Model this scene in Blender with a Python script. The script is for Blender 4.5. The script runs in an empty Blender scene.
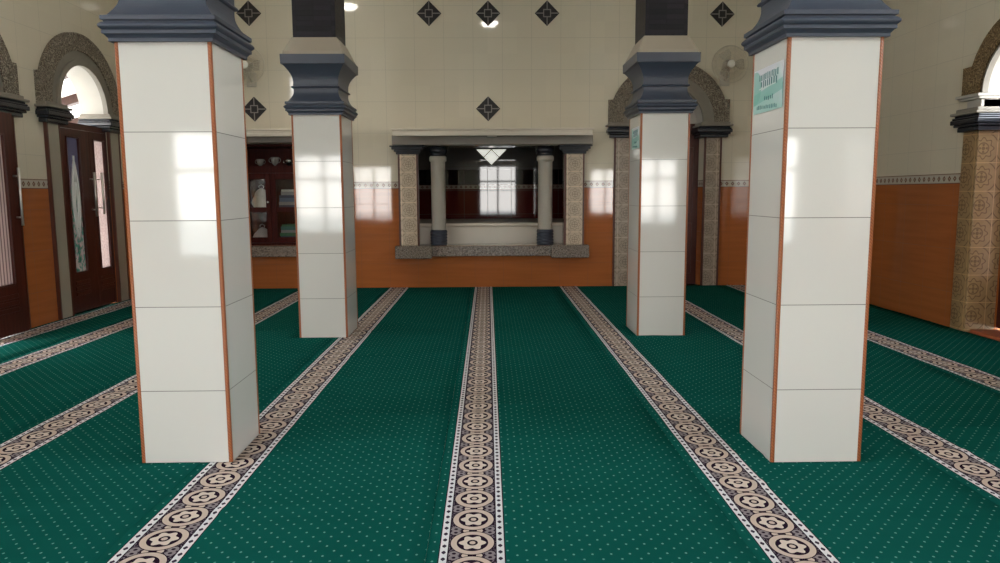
import bpy, math, random
from mathutils import Vector, Matrix
random.seed(7)
S = bpy.context.scene
C = S.collection
PI = math.pi
# ------------------------------------------------------------------ room numbers (metres)
XL, XR, YB, YF, ZC = -4.71, 4.62, 10.5, -3.0, 4.7
CH = 1.35            # camera height above the carpet
FZ = -0.012          # floor under the carpet

# ------------------------------------------------------------------ node helper
class NT:
    def __init__(s, name, rough=.5, color=(.5, .5, .5), spec=.5, metal=0.0):
        s.mat = bpy.data.materials.new(name); s.mat.use_nodes = True
        s.t = s.mat.node_tree; s.n = s.t.nodes
        s.b = s.n['Principled BSDF']
        s.set('Base Color', (*color, 1)); s.set('Roughness', rough); s.set('Metallic', metal)
        s.set('Specular IOR Level', spec)
    def set(s, k, v):
        if hasattr(v, 'is_linked'): s.t.links.new(v, s.b.inputs[k])
        else: s.b.inputs[k].default_value = v
        return s
    def put(s, sock, v):
        if hasattr(v, 'is_linked'): s.t.links.new(v, sock)
        else:
            try: sock.default_value = v
            except Exception: sock.default_value = (*v, 1)
    def m(s, op, a, b=None, c=None):
        n = s.n.new('ShaderNodeMath'); n.operation = op
        for i, x in enumerate((a, b, c)):
            if x is not None: s.put(n.inputs[i], x)
        return n.outputs[0]
    def add(s, a, b): return s.m('ADD', a, b)
    def sub(s, a, b): return s.m('SUBTRACT', a, b)
    def mul(s, a, b): return s.m('MULTIPLY', a, b)
    def div(s, a, b): return s.m('DIVIDE', a, b)
    def lt(s, a, b): return s.m('LESS_THAN', a, b)
    def gt(s, a, b): return s.m('GREATER_THAN', a, b)
    def mx(s, a, b): return s.m('MAXIMUM', a, b)
    def mn(s, a, b): return s.m('MINIMUM', a, b)
    def fr(s, a): return s.m('FRACT', a)
    def ab(s, a): return s.m('ABSOLUTE', a)
    def hyp(s, a, b): return s.m('SQRT', s.add(s.mul(a, a), s.mul(b, b)))
    def uv(s):
        n = s.n.new('ShaderNodeUVMap'); sep = s.n.new('ShaderNodeSeparateXYZ')
        s.t.links.new(n.outputs[0], sep.inputs[0]); return sep.outputs[0], sep.outputs[1]
    def obj(s):
        n = s.n.new('ShaderNodeTexCoord'); return n.outputs['Object']
    def vec(s, x, y, z=0.0):
        n = s.n.new('ShaderNodeCombineXYZ')
        for i, q in enumerate((x, y, z)): s.put(n.inputs[i], q)
        return n.outputs[0]
    def noise(s, scale, vec=None, detail=2.0, rough=.5):
        n = s.n.new('ShaderNodeTexNoise'); n.inputs['Scale'].default_value = scale
        n.inputs['Detail'].default_value = detail; n.inputs['Roughness'].default_value = rough
        s.t.links.new(vec if vec is not None else s.obj(), n.inputs['Vector']); return n.outputs[0]
    def voro(s, scale, vec=None, feature='F1'):
        n = s.n.new('ShaderNodeTexVoronoi'); n.feature = feature; n.inputs['Scale'].default_value = scale
        s.t.links.new(vec if vec is not None else s.obj(), n.inputs['Vector']); return n
    def mix(s, f, a, b):
        n = s.n.new('ShaderNodeMix'); n.data_type = 'RGBA'
        s.put(n.inputs[0], f)
        for k, x in ((6, a), (7, b)):
            if hasattr(x, 'is_linked'): s.t.links.new(x, n.inputs[k])
            else: n.inputs[k].default_value = (*x, 1)
        return n.outputs[2]
    def ramp(s, f, lo, hi):
        n = s.n.new('ShaderNodeMapRange'); s.put(n.inputs[0], f)
        n.inputs[1].default_value = lo; n.inputs[2].default_value = hi; return n.outputs[0]
    def bump(s, h, strength=.3, dist=.01):
        n = s.n.new('ShaderNodeBump'); n.inputs['Strength'].default_value = strength
        n.inputs['Distance'].default_value = dist; s.t.links.new(h, n.inputs['Height'])
        s.t.links.new(n.outputs[0], s.b.inputs['Normal']); return s
    def grid(s, u, v, w, h, g, u0=0.0, v0=0.0):
        """1 on the joints of a w x h tile grid"""
        a = s.mul(s.ab(s.sub(s.fr(s.div(s.sub(u, u0), w)), .5)), w)
        b = s.mul(s.ab(s.sub(s.fr(s.div(s.sub(v, v0), h)), .5)), h)
        return s.mx(s.gt(a, w * .5 - g), s.gt(b, h * .5 - g))
    def cell(s, u, v, w, h, u0=0.0, v0=0.0):
        n = s.n.new('ShaderNodeTexWhiteNoise'); n.noise_dimensions = '2D'
        s.t.links.new(s.vec(s.m('FLOOR', s.div(s.sub(u, u0), w)), s.m('FLOOR', s.div(s.sub(v, v0), h))), n.inputs['Vector'])
        return n.outputs['Value']

def plain(name, color, rough=.5, spec=.5, metal=0.0, var=0.0, scale=8.0, bump=0.0):
    n = NT(name, rough, color, spec, metal)
    if var or bump:
        f = n.noise(scale, detail=4)
        if var:
            n.set('Base Color', n.mix(f, tuple(max(0, c * (1 - var)) for c in color), tuple(min(1, c * (1 + var)) for c in color)))
        if bump: n.bump(f, bump, .01)
    return n.mat

# ------------------------------------------------------------------ mesh helper
class MB:
    def __init__(s): s.v = []; s.f = []; s.sm = []; s.mi = []; s.cur = 0
    def addv(s, p): s.v.append(tuple(p)); return len(s.v) - 1
    def face(s, idx, smooth=False): s.f.append(tuple(idx)); s.sm.append(smooth); s.mi.append(s.cur)
    def box(s, x0, x1, y0, y1, z0, z1, fn=None):
        if x0 > x1: x0, x1 = x1, x0
        if y0 > y1: y0, y1 = y1, y0
        P = [(x, y, z) for z in (z0, z1) for y in (y0, y1) for x in (x0, x1)]
        b = len(s.v)
        for p in P: s.v.append(tuple(fn(*p)) if fn else p)
        for q in ((0, 2, 3, 1), (4, 5, 7, 6), (0, 1, 5, 4), (2, 6, 7, 3), (0, 4, 6, 2), (1, 3, 7, 5)):
            s.face([b + i for i in q])
        return s
    def prism(s, pts, d0, d1, fn):
        """polygon pts (a,b) pushed from depth d0 to d1; fn(a,b,d) -> xyz"""
        n = len(pts); b = len(s.v)
        for d in (d0, d1):
            for a, c in pts: s.v.append(tuple(fn(a, c, d)))
        s.face([b + i for i in range(n)]); s.face([b + n + i for i in reversed(range(n))])
        for i in range(n):
            j = (i + 1) % n; s.face([b + i, b + n + i, b + n + j, b + j])
        return s
    def ring(s, r0, r1, a0, a1, d0, d1, n, fn, smooth=True):
        """arc band between two radii, fn(a,b,d)"""
        for i in range(n):
            t0 = a0 + (a1 - a0) * i / n; t1 = a0 + (a1 - a0) * (i + 1) / n
            b = len(s.v)
            for d in (d0, d1):
                for r, t in ((r0, t0), (r1, t0), (r1, t1), (r0, t1)):
                    s.v.append(tuple(fn(r * math.cos(t), r * math.sin(t), d)))
            s.face([b, b + 1, b + 2, b + 3]); s.face([b + 7, b + 6, b + 5, b + 4])
            s.face([b + 1, b + 5, b + 6, b + 2]); s.face([b, b + 3, b + 7, b + 4])
            if i == 0: s.face([b, b + 4, b + 5, b + 1])
            if i == n - 1: s.face([b + 3, b + 2, b + 6, b + 7])
        return s
    def sqlathe(s, prof, closed=True):
        """square section stack: prof [(half, z)]"""
        b = len(s.v)
        for r, z in prof:
            for x, y in ((-r, -r), (r, -r), (r, r), (-r, r)): s.v.append((x, y, z))
        for i in range(len(prof) - 1):
            for k in range(4):
                j = (k + 1) % 4
                s.face([b + 4 * i + k, b + 4 * i + j, b + 4 * i + 4 + j, b + 4 * i + 4 + k])
        if closed:
            s.face([b + 3, b + 2, b + 1, b]); e = b + 4 * (len(prof) - 1); s.face([e, e + 1, e + 2, e + 3])
        return s
    def lathe(s, prof, n=24, fn=None):
        b = len(s.v)
        for r, z in prof:
            for k in range(n):
                t = 2 * PI * k / n; p = (r * math.cos(t), r * math.sin(t), z)
                s.v.append(tuple(fn(*p)) if fn else p)
        for i in range(len(prof) - 1):
            for k in range(n):
                j = (k + 1) % n
                s.face([b + n * i + k, b + n * i + j, b + n * (i + 1) + j, b + n * (i + 1) + k], True)
        s.face([b + k for k in reversed(range(n))]); e = b + n * (len(prof) - 1); s.face([e + k for k in range(n)])
        return s
    def tube(s, pts, r, n=8, closed=False):
        pts = [Vector(p) for p in pts]; b = len(s.v); m = len(pts)
        for i, p in enumerate(pts):
            if closed: d = pts[(i + 1) % m] - pts[i - 1]
            else: d = pts[min(i + 1, m - 1)] - pts[max(i - 1, 0)]
            d.normalize(); up = Vector((0, 0, 1)) if abs(d.z) < .9 else Vector((1, 0, 0))
            a = d.cross(up).normalized(); c = d.cross(a)
            for k in range(n):
                t = 2 * PI * k / n; s.v.append(tuple(p + (a * math.cos(t) + c * math.sin(t)) * r))
        for i in range(m if closed else m - 1):
            i2 = (i + 1) % m
            for k in range(n):
                j = (k + 1) % n
                s.face([b + n * i + k, b + n * i + j, b + n * i2 + j, b + n * i2 + k], True)
        if not closed:
            s.face([b + k for k in reversed(range(n))]); e = b + n * (m - 1); s.face([e + k for k in range(n)])
        return s
    def ball(s, c, r, n=12, sz=None):
        sx, sy, sz_ = sz or (1, 1, 1)
        prof = [(max(1e-4, r * math.sin(PI * i / n)), -r * math.cos(PI * i / n)) for i in range(n + 1)]
        return s.lathe(prof, 2 * n, lambda x, y, z: (c[0] + x * sx, c[1] + y * sy, c[2] + z * sz_))
    def build(s, name, mats, parent=None, loc=(0, 0, 0), bevel=0.0, uvoff=(0, 0, 0)):
        me = bpy.data.meshes.new(name); me.from_pydata([tuple(Vector(v) - Vector(loc)) if parent is None else v for v in s.v], [], s.f)
        mats = mats if isinstance(mats, (list, tuple)) else [mats]
        for m in mats: me.materials.append(m)
        import bmesh
        bm = bmesh.new(); bm.from_mesh(me)
        for f, sm, mi in zip(bm.faces, s.sm, s.mi): f.smooth = sm; f.material_index = mi
        bmesh.ops.recalc_face_normals(bm, faces=bm.faces)
        uvl = bm.loops.layers.uv.new('UVMap')
        for f in bm.faces:
            nx, ny, nz = (abs(q) for q in f.normal)
            for l in f.loops:
                p = Vector(l.vert.co) + (Vector(loc) if parent is None else Vector((0, 0, 0))) + Vector(uvoff)
                l[uvl].uv = (p.x, p.y) if nz >= max(nx, ny) else ((p.y, p.z) if nx > ny else (p.x, p.z))
        bm.to_mesh(me); bm.free()
        o = bpy.data.objects.new(name, me); C.objects.link(o)
        if parent is not None: o.parent = parent
        else: o.location = loc
        if bevel:
            b = o.modifiers.new('bevel', 'BEVEL'); b.width = bevel; b.segments = 2; b.limit_method = 'ANGLE'; b.angle_limit = math.radians(40)
        return o

def tag(o, label=None, cat=None, group=None, kind=None):
    if label: o['label'] = label
    if cat: o['category'] = cat
    if group: o['group'] = group
    if kind: o['kind'] = kind
    return o
def thing(name, label, cat, loc=(0, 0, 0), rot=(0, 0, 0), group=None, kind=None):
    o = bpy.data.objects.new(name, None); C.objects.link(o); o.empty_display_size = .1
    o.location = loc; o.rotation_euler = rot
    return tag(o, label, cat, group, kind)
def copy_tree(o, parent=None):
    c = o.copy(); C.objects.link(c)
    if parent is not None: c.parent = parent
    for ch in list(o.children): copy_tree(ch, c)
    return c

# ------------------------------------------------------------------ materials
CREAM = (.74, .68, .545); DADO = (.44, .142, .043)
def border_pattern(n, u, v, z0, z1):
    """little row of diamonds and triangles between z0 and z1"""
    h = z1 - z0
    q = n.sub(n.div(n.sub(v, z0), h), .5)
    p = n.sub(n.fr(n.div(u, .085)), .5)
    dia = n.lt(n.add(n.ab(p), n.ab(q)), .30)
    core = n.lt(n.add(n.ab(p), n.ab(q)), .12)
    c = n.mix(dia, (.55, .50, .42), (.17, .085, .06))
    c = n.mix(core, c, (.55, .42, .34))
    edge = n.gt(n.ab(q), .36); line = n.gt(n.ab(q), .44)
    c = n.mix(edge, c, (.50, .42, .34)); c = n.mix(line, c, (.14, .05, .03))
    return c
def wall_tile_mat(name, cream=CREAM, dado=DADO, z0=1.42, z1=1.52):
    n = NT(name, .1)
    u, v = n.uv()
    TU, TV = .41, .435
    jc = n.grid(u, v, TU, TV, .002, .22, 1.7675); jd = n.grid(u, v, TU, .43, .0018, .22, 1.635)
    cc = n.cell(u, v, TU, TV, .015, 1.55)
    cr = n.mix(cc, tuple(c * .98 for c in cream), tuple(c * 1.02 for c in cream))
    cr = n.mix(jc, cr, tuple(c * .70 for c in cream))
    wood = n.noise(1.0, n.vec(n.mul(u, 1.3), n.mul(v, 22)), 3)
    dc = n.mix(wood, tuple(c * .80 for c in dado), tuple(c * 1.2 for c in dado))
    dc = n.mix(jd, dc, tuple(c * .62 for c in dado))
    col = n.mix(n.gt(v, z1), dc, cr)
    inb = n.mul(n.gt(v, z0), n.lt(v, z1))
    col = n.mix(inb, col, border_pattern(n, u, v, z0, z1))
    n.set('Base Color', col)
    joint = n.mix(n.gt(v, z1), n.vec(jd, jd, jd), n.vec(jc, jc, jc))
    sep = n.n.new('ShaderNodeSeparateColor'); n.t.links.new(joint, sep.inputs[0])
    wav = n.noise(2.6, n.vec(u, v, 0), 1)
    n.bump(n.sub(n.mul(wav, .35), n.mul(sep.outputs[0], .25)), .18, .01)
    n.set('Roughness', n.add(.05, n.mul(sep.outputs[0], .5)))
    return n.mat
M = {}
M['wall'] = wall_tile_mat('wall_tile')
M['ceiling'] = plain('ceiling_paint', (.80, .79, .75), .8, .2, var=.03)
M['floor'] = plain('floor_screed', (.35, .30, .25), .7, var=.1)

def pillar_tile():
    n = NT('pillar_tile', .07)
    u, v = n.uv()
    T = .427
    b = n.ab(n.sub(n.fr(n.div(n.sub(v, .382), T)), .5))
    j = n.gt(b, .5 - .0042)
    cc = n.cell(u, v, 9.0, T, -4.0, .382)
    col = n.mix(cc, (.66, .655, .62), (.685, .68, .645))
    col = n.mix(j, col, (.16, .16, .14))
    n.set('Base Color', col); n.set('Roughness', n.add(.062, n.mul(j, .5)))
    wav = n.noise(2.2, detail=1)
    n.bump(n.sub(n.mul(wav, .3), n.mul(j, .3)), .15, .01)
    return n.mat
M['ptile'] = pillar_tile()
def rope_trim():
    n = NT('rope_edge_tile', .3)
    sp = n.n.new('ShaderNodeSeparateXYZ'); n.t.links.new(n.obj(), sp.inputs[0])
    w = n.fr(n.div(n.add(sp.outputs[2], n.mul(n.add(sp.outputs[0], sp.outputs[1]), .9)), .016))
    h = n.ab(n.sub(w, .5))
    n.set('Base Color', n.mix(n.ramp(h, .0, .5), (.39, .125, .04), (.24, .065, .02)))
    n.bump(h, .6, .004)
    return n.mat
M['rope'] = rope_trim()
M['capital'] = plain('slate_blue_paint', (.050, .062, .090), .38, .5, var=.08, scale=5, bump=.03)
M['plinth'] = plain('beige_plinth_paint', (.36, .315, .25), .4, var=.04)
def dark_clad():
    n = NT('dark_slate_cladding', .45, spec=.25)
    u, v = n.uv()
    j = n.grid(u, v, .16, .045, .002)
    c = n.cell(u, v, .16, .045)
    n.set('Base Color', n.mix(j, n.mix(c, (.006, .005, .008), (.017, .014, .021)), (.005, .005, .006)))
    n.bump(n.add(n.mul(c, .6), n.mul(j, -.6)), .5, .01)
    return n.mat
M['clad'] = dark_clad()

# carpet -----------------------------------------------------------
def carpet_field():
    n = NT('green_carpet_pile', 1.0, spec=.0)
    u, v = n.uv()
    pu, pv = .0707, .0765
    def dots(off):
        a = n.mul(n.sub(n.fr(n.add(n.div(u, pu), off)), .5), pu)
        b = n.mul(n.sub(n.fr(n.add(n.div(v, pv), off)), .5), pv)
        return n.lt(n.hyp(a, n.mul(b, .8)), .0046)
    d = n.mx(dots(0.0), dots(.5))
    big = n.noise(1.0, n.vec(n.mul(u, 1.6), n.mul(v, 5.5)), 2)
    fine = n.noise(260, n.vec(u, v), 2)
    g = n.mix(big, (.005, .080, .066), (.010, .120, .100))
    g = n.mix(n.mul(fine, .5), g, (.004, .072, .054))
    col = n.mix(n.mul(d, .66), g, (.20, .44, .37))
    n.set('Base Color', col)
    n.bump(n.add(n.mul(big, 1.0), n.mul(fine, .10)), .35, .02)
    return n.mat
def carpet_border():
    n = NT('carpet_border_pile', 1.0, spec=.0)
    u, v = n.uv()                         # u 0..1 across the band, v counts repeats
    W, L = .245, .203
    x = n.mul(n.sub(u, .5), W); q = n.mul(n.sub(n.fr(v), .5), L)
    ax = n.ab(x); aq = n.ab(q)
    dark = (.020, .009, .022); crm = (.62, .50, .43); white = (.74, .74, .77)
    # mottled ground
    mot = n.voro(95, n.vec(x, n.mul(v, L)))
    base = n.mix(n.gt(n.noise(110, n.vec(x, n.mul(v, L)), 1), .55), dark, (.20, .17, .20))
    e = n.hyp(n.div(x, .081), n.div(q, .093))
    phi = n.m('ARCTAN2', n.div(q, .093), n.div(x, .081))
    # small corner rosettes
    cr = n.hyp(n.sub(ax, .066), n.sub(aq, .086))
    col = n.mix(n.lt(cr, .019), base, (.27, .235, .25))
    col = n.mix(n.lt(cr, .0075), col, dark)
    # knot between ovals
    k = n.hyp(n.mul(x, .62), n.sub(aq, L / 2))
    col = n.mix(n.lt(k, .028), col, dark)
    col = n.mix(n.mul(n.lt(k, .024), n.gt(k, .010)), col, crm)
    # oval ring
    col = n.mix(n.lt(e, 1.05), col, dark)
    col = n.mix(n.lt(e, 1.0), col, crm)
    col = n.mix(n.lt(e, .73), col, dark)
    fl = n.add(.55, n.mul(n.m('COSINE', n.mul(phi, 6.0)), .085))
    col = n.mix(n.lt(e, fl), col, (.70, .60, .53))
    col = n.mix(n.lt(e, .25), col, dark)
    col = n.mix(n.lt(e, .14), col, crm)
    # white guard bands with ticks
    col = n.mix(n.gt(ax, .0865), col, dark)
    tick = n.mul(n.lt(n.ab(n.sub(n.fr(n.mul(v, 4.0)), .5)), n.sub(.28, n.mul(n.ab(n.sub(ax, .104)), 26))), n.lt(n.ab(n.sub(ax, .104)), .008))
    col = n.mix(n.gt(ax, .0905), col, n.mix(tick, white, (.05, .035, .06)))
    col = n.mix(n.gt(ax, .1185), col, dark)
    n.set('Base Color', col)
    n.bump(n.noise(300, n.vec(n.mul(u, W), n.mul(v, L)), 1), .2, .01)
    return n.mat
M['cfield'] = carpet_field(); M['cborder'] = carpet_border()

def carved(name, a, b, sc=26):
    n = NT(name, .75, spec=.3)
    nz = n.noise(sc * .62, detail=1.2)
    ln = n.ab(n.sub(n.fr(n.mul(nz, 7.0)), .5))            # scrolling ridges
    fine = n.noise(sc * 3, detail=2)
    n.set('Base Color', n.mix(n.ramp(n.add(ln, n.mul(n.sub(fine, .5), .25)), .10, .36), a, b))
    n.bump(n.sub(n.mul(fine, .3), n.mul(ln, 1.6)), .9, .014)
    return n.mat
M['carved'] = carved('carved_stone', (.40, .35, .28), (.17, .14, .108))
M['carved_tan'] = carved('carved_tan_stone', (.36, .25, .13), (.16, .105, .05))
M['stone'] = plain('grey_stone_moulding', (.27, .245, .205), .6, var=.12, scale=14, bump=.1)
M['soffit'] = plain('pale_plaster', (.50, .475, .43), .7, var=.04)
M['corbel'] = plain('dark_slate_gloss_paint', (.022, .025, .034), .25, .5)
def granite():
    n = NT('speckled_granite', .25)
    a = n.noise(55, detail=4, rough=.7); b = n.noise(120, detail=2)
    c = n.mix(n.ramp(a, .35, .65), (.045, .033, .026), (.30, .24, .19))
    n.set('Base Color', n.mix(n.gt(b, .62), c, (.42, .37, .32)))
    return n.mat
M['granite'] = granite()
def medallion(name, bg, line, size=.215, v0=.0):
    n = NT(name, .3)
    u, v = n.uv()
    p = n.sub(n.fr(n.div(u, size)), .5); q = n.sub(n.fr(n.div(n.sub(v, v0), size)), .5)
    r = n.hyp(p, q); ph = n.m('ARCTAN2', q, p)
    def band(x, c, w): return n.lt(n.ab(n.sub(x, c)), w)
    star = n.add(.33, n.mul(n.m('COSINE', n.mul(ph, 8.0)), .045))
    k = n.mx(band(r, star, .022), band(r, .19, .02))
    k = n.mx(k, n.lt(r, .06))
    pet = n.mul(n.gt(n.m('COSINE', n.mul(ph, 4.0)), .35), n.mul(n.lt(r, .16), n.gt(r, .08)))
    k = n.mx(k, pet)
    cor = n.mx(n.ab(p), n.ab(q))
    diag = n.mul(n.gt(r, .50), band(n.sub(r, .55), .0, .02)); k = n.mx(k, diag)
    nz = n.noise(14, detail=3)
    b2 = n.mix(nz, tuple(c * .8 for c in bg), tuple(c * 1.15 for c in bg))
    col = n.mix(n.mul(k, .85), b2, line)
    col = n.mix(n.gt(cor, .485), col, tuple(min(1, c * 1.55) for c in bg))
    n.set('Base Color', col)
    return n.mat
M['med_pink'] = medallion('patterned_tile_beige', (.60, .49, .36), (.32, .24, .165), .215, .61)
M['med_grey'] = medallion('patterned_tile_greige', (.40, .325, .255), (.20, .165, .125), .235, .0)
M['med_gold'] = medallion('patterned_tile_gold', (.36, .235, .115), (.16, .095, .042), .265, .02)
M['trim'] = plain('brown_edge_trim', (.10, .028, .016), .35)
M['cream_tile'] = plain('cream_jamb_tile', (.40, .37, .30), .2, var=.06, scale=5)
def wood(name, a, b, rough=.28, spec=.4):
    n = NT(name, rough, spec=spec)
    sp = n.n.new('ShaderNodeSeparateXYZ'); n.t.links.new(n.obj(), sp.inputs[0])
    g = n.noise(1.0, n.vec(n.mul(sp.outputs[0], 38), n.mul(sp.outputs[1], 38), n.mul(sp.outputs[2], 2.5)), 4)
    n.set('Base Color', n.mix(n.ramp(g, .3, .7), a, b)); n.bump(g, .08, .005)
    return n.mat
M['door'] = wood('mahogany_door_wood', (.050, .010, .007), (.085, .019, .012))
M['cab'] = wood('dark_maroon_wood', (.035, .006, .005), (.070, .011, .008), .35, .08)
M['rafter'] = wood('brown_rafter_wood', (.035, .014, .010), (.055, .022, .015), .6)
M['steel'] = plain('brushed_steel', (.80, .78, .75), .42, metal=1.0)
M['white'] = plain('white_paint', (.72, .68, .60), .45, var=.03)
M['ledge'] = plain('ledge_paint', (.74, .68, .58), .5, var=.03)
M['lintel'] = plain('grey_lintel_paint', (.33, .30, .265), .5, var=.04)
M['collight'] = plain('pale_grey_column_paint', (.62, .585, .52), .4, var=.03)
M['tblack'] = plain('black_ceramic', (.010, .008, .009), .5)
M['inlay'] = plain('grey_grille_line', (.26, .235, .225), .5)
def niche_tile():
    n = NT('maroon_niche_tile', .06)
    u, v = n.uv(); T = .415
    j = n.grid(u, v, T, T, .0035, .0, 1.40)
    c = n.mix(n.gt(v, 1.50), (.085, .010, .009), (.010, .005, .006))
    c = n.mix(n.gt(v, 1.76), c, (.105, .10, .096))
    c = n.mix(j, c, (.06, .035, .03))
    inb = n.mul(n.gt(v, 1.42), n.lt(v, 1.50))
    c = n.mix(n.mul(inb, .45), c, border_pattern(n, u, v, 1.42, 1.50))
    n.set('Base Color', c); n.set('Roughness', n.add(.03, n.mul(j, .4)))
    return n.mat
M['niche'] = niche_tile()
def glow(name, col, e):
    n = NT(name, .4, col); n.set('Emission Color', (*col, 1)); n.set('Emission Strength', e); return n.mat
M['skylight'] = glow('backlit_glass_tile', (.80, .80, .72), .75)
M['lamp'] = glow('lamp_diffuser', (1, .95, .86), 40.0)
M['concrete'] = plain('pale_terrace_paving', (.48, .46, .42), .8, var=.1, scale=2)
M['outwall'] = plain('veranda_white_paint', (.82, .80, .78), .7)
M['terracotta'] = plain('terracotta_threshold', (.38, .10, .045), .35, var=.25, scale=20)

def translucent(name, fn):
    m = bpy.data.materials.new(name); m.use_nodes = True
    n = NT.__new__(NT); n.mat = m; n.t = m.node_tree; n.n = n.t.nodes; n.b = n.n['Principled BSDF']
    col = fn(n)
    tr = n.n.new('ShaderNodeBsdfTranslucent'); gl = n.n.new('ShaderNodeBsdfGlossy'); gl.inputs['Roughness'].default_value = .12
    mx = n.n.new('ShaderNodeMixShader'); mx.inputs[0].default_value = .06
    n.put(tr.inputs[0], col)
    n.t.links.new(tr.outputs[0], mx.inputs[1]); n.t.links.new(gl.outputs[0], mx.inputs[2])
    n.t.links.new(mx.outputs[0], n.n['Material Output'].inputs[0])
    return m
M['glass_etched'] = translucent('etched_grey_door_glass', lambda n: (lambda uvv: n.mix(n.mul(n.gt(n.noise(30, n.vec(uvv[0], n.mul(uvv[1], .7)), 2), .53), n.lt(uvv[1], 1.45)),
        n.mix(n.ramp(uvv[1], 1.2, 1.75), (.20, .17, .165), (.10, .095, .12)), (.05, .12, .10)))(n.uv()))
M['glass_pale'] = translucent('pale_frosted_door_glass', lambda n: n.mix(n.ramp(n.noise(40, detail=3), .4, .62), (.36, .31, .30), (.46, .41, .40)))
M['glass_stripe'] = translucent('ribbed_door_glass', lambda n: (lambda uvv: n.mix(n.lt(n.fr(n.div(uvv[0], .045)), .4), (.30, .26, .25), (.12, .10, .10)))(n.uv()))
M['ornament'] = plain('white_glass_ornament', (.88, .88, .86), .3)
M['ornament_green'] = plain('green_glass_ornament', (.08, .26, .21), .35)

# ------------------------------------------------------------------ setting
def struct(name, mb, mat, loc=(0, 0, 0), **k):
    o = mb.build(name, mat, None, loc, **k); o['kind'] = 'structure'; return o

struct('floor', MB().box(XL - .7, XR + .5, YF - .4, YB + .3, -.25, FZ), M['floor'])
struct('ceiling', MB().box(XL - .7, XR + .7, YF - .4, YB + 3.1, ZC, ZC + .2), M['ceiling'])

TL, TB, TR = .28, .42, .40        # wall thicknesses
R0, ZS = .52, 2.34                # portal opening half width / springing height
fnL = lambda u, z, d: (XL - d, u, z)
fnR = lambda u, z, d: (XR + d, u, z)
fnB = lambda u, z, d: (u, YB + d, z)
fnF = lambda u, z, d: (u, YF - d, z)
def wall(name, u0, u1, fn, T, holes, z0=-.2, z1=ZC):
    """holes: (kind, ua, ub, za, zb); kind 'rect' or 'arch' (zb = springing, radius = half width)"""
    mb = MB()
    def bx(a, b, c, d):
        if b - a > 1e-4 and d - c > 1e-4: mb.prism([(a, c), (b, c), (b, d), (a, d)], 0, T, fn)
    us = sorted(holes, key=lambda h: h[1]); cur = u0
    for k, a, b, c, d in us:
        bx(cur, a, z0, z1); bx(a, b, z0, c)
        if k == 'rect': bx(a, b, d, z1)
        else:
            r = (b - a) / 2; m = (a + b) / 2; n = 24
            for i in range(n):
                t0 = PI - PI * i / n; t1 = PI - PI * (i + 1) / n
                p0 = (m + r * math.cos(t0), d + r * math.sin(t0)); p1 = (m + r * math.cos(t1), d + r * math.sin(t1))
                mb.prism([p0, p1, (p1[0], z1), (p0[0], z1)], 0, T, fn)
        cur = b
    bx(cur, u1, z0, z1)
    return struct(name, mb, M['wall'])
CY_B, CY_A, CY_R, CX_P = 8.70, 6.63, 6.33, 2.575
ZS_R = 2.25
wall('wall_left', YF, YB, fnL, TL, [('arch', CY_B - R0, CY_B + R0, FZ, ZS), ('arch', CY_A - R0, CY_A + R0, FZ, ZS),
     ('rect', -2.3, -.8, 3.1, 4.3), ('rect', -.1, 1.4, 3.1, 4.3), ('rect', 1.55, 3.05, 3.1, 4.3), ('rect', -2.2, -.4, .5, 2.3)])  # high openings are unseen, added to bring more light to the upper walls
wall('wall_right', YF, YB, fnR, TR, [('arch', CY_R - .50, CY_R + .50, FZ, ZS_R), ('rect', -2.3, -.8, 3.1, 4.3), ('rect', -.1, 1.4, 3.1, 4.3), ('rect', 1.55, 3.05, 3.1, 4.3), ('rect', -2.2, -.4, .5, 2.3)])  # same added high openings on this side, out of view, for extra daylight
wall('wall_back', XL - .6, XR + .6, fnB, TB, [('arch', CX_P - R0, CX_P + R0, FZ, ZS), ('rect', -1.02, 1.12, .60, 2.02), ('rect', -3.6, -2.15, .62, 2.06)])
WIN = [(-4.4, -3.05, .45, 2.25), (-2.45, -1.75, .45, 2.25), (-.35, 1.15, .45, 2.45), (3.35, 4.35, .6, 2.15)]  # narrow window left of the centre one is added for more light
wall('wall_front', XL - .6, XR + .6, fnF, .25, [('rect', *w) for w in WIN])
for i, (a, b, c, d) in enumerate(WIN):
    mb = MB()
    nb = max(2, round((b - a) / .62))
    for k in range(nb + 1):
        u = a + .03 + (b - a - .06) * k / nb
        mb.prism([(u - .03, c), (u + .03, c), (u + .03, d), (u - .03, d)], .08, .16, fnF)
    for z in (c + .03, c + (d - c) * .68, d - .03):
        mb.prism([(a, z - .03), (b, z - .03), (b, z + .03), (a, z + .03)], .085, .155, fnF)
    tag(struct('window_%d' % (i + 1), mb, M['door']), 'dark wooden window frame in the wall behind the viewer')

# ------------------------------------------------------------------ outside
gm = MB(); gm.box(-40, 40, -40, 40, -.36, -.26)
tag(struct('ground', gm, M['concrete']), 'pale paved yard outside the hall')
rf = MB()
rf.prism([(XL - TL - .02, 3.75), (XL - 4.2, 2.55), (XL - 4.2, 2.63), (XL - TL - .02, 3.83)], 2.0, 18, lambda a, b, d: (a, d, b))
vr = tag(rf.build('veranda_roof', M['outwall']), 'white sloping veranda ceiling seen through the lunette over the double door', kind='structure')
for k, y in enumerate((10.0, 11.5, 13.0, 14.5, 16.0)):
    mb = MB(); mb.prism([(XL - TL - .02, 3.60), (XL - 4.2, 2.40), (XL - 4.2, 2.549), (XL - TL - .02, 3.749)], y, y + .16, lambda a, b, d: (a, d, b))
    mb.build('rafter', M['rafter'], vr)

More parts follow.
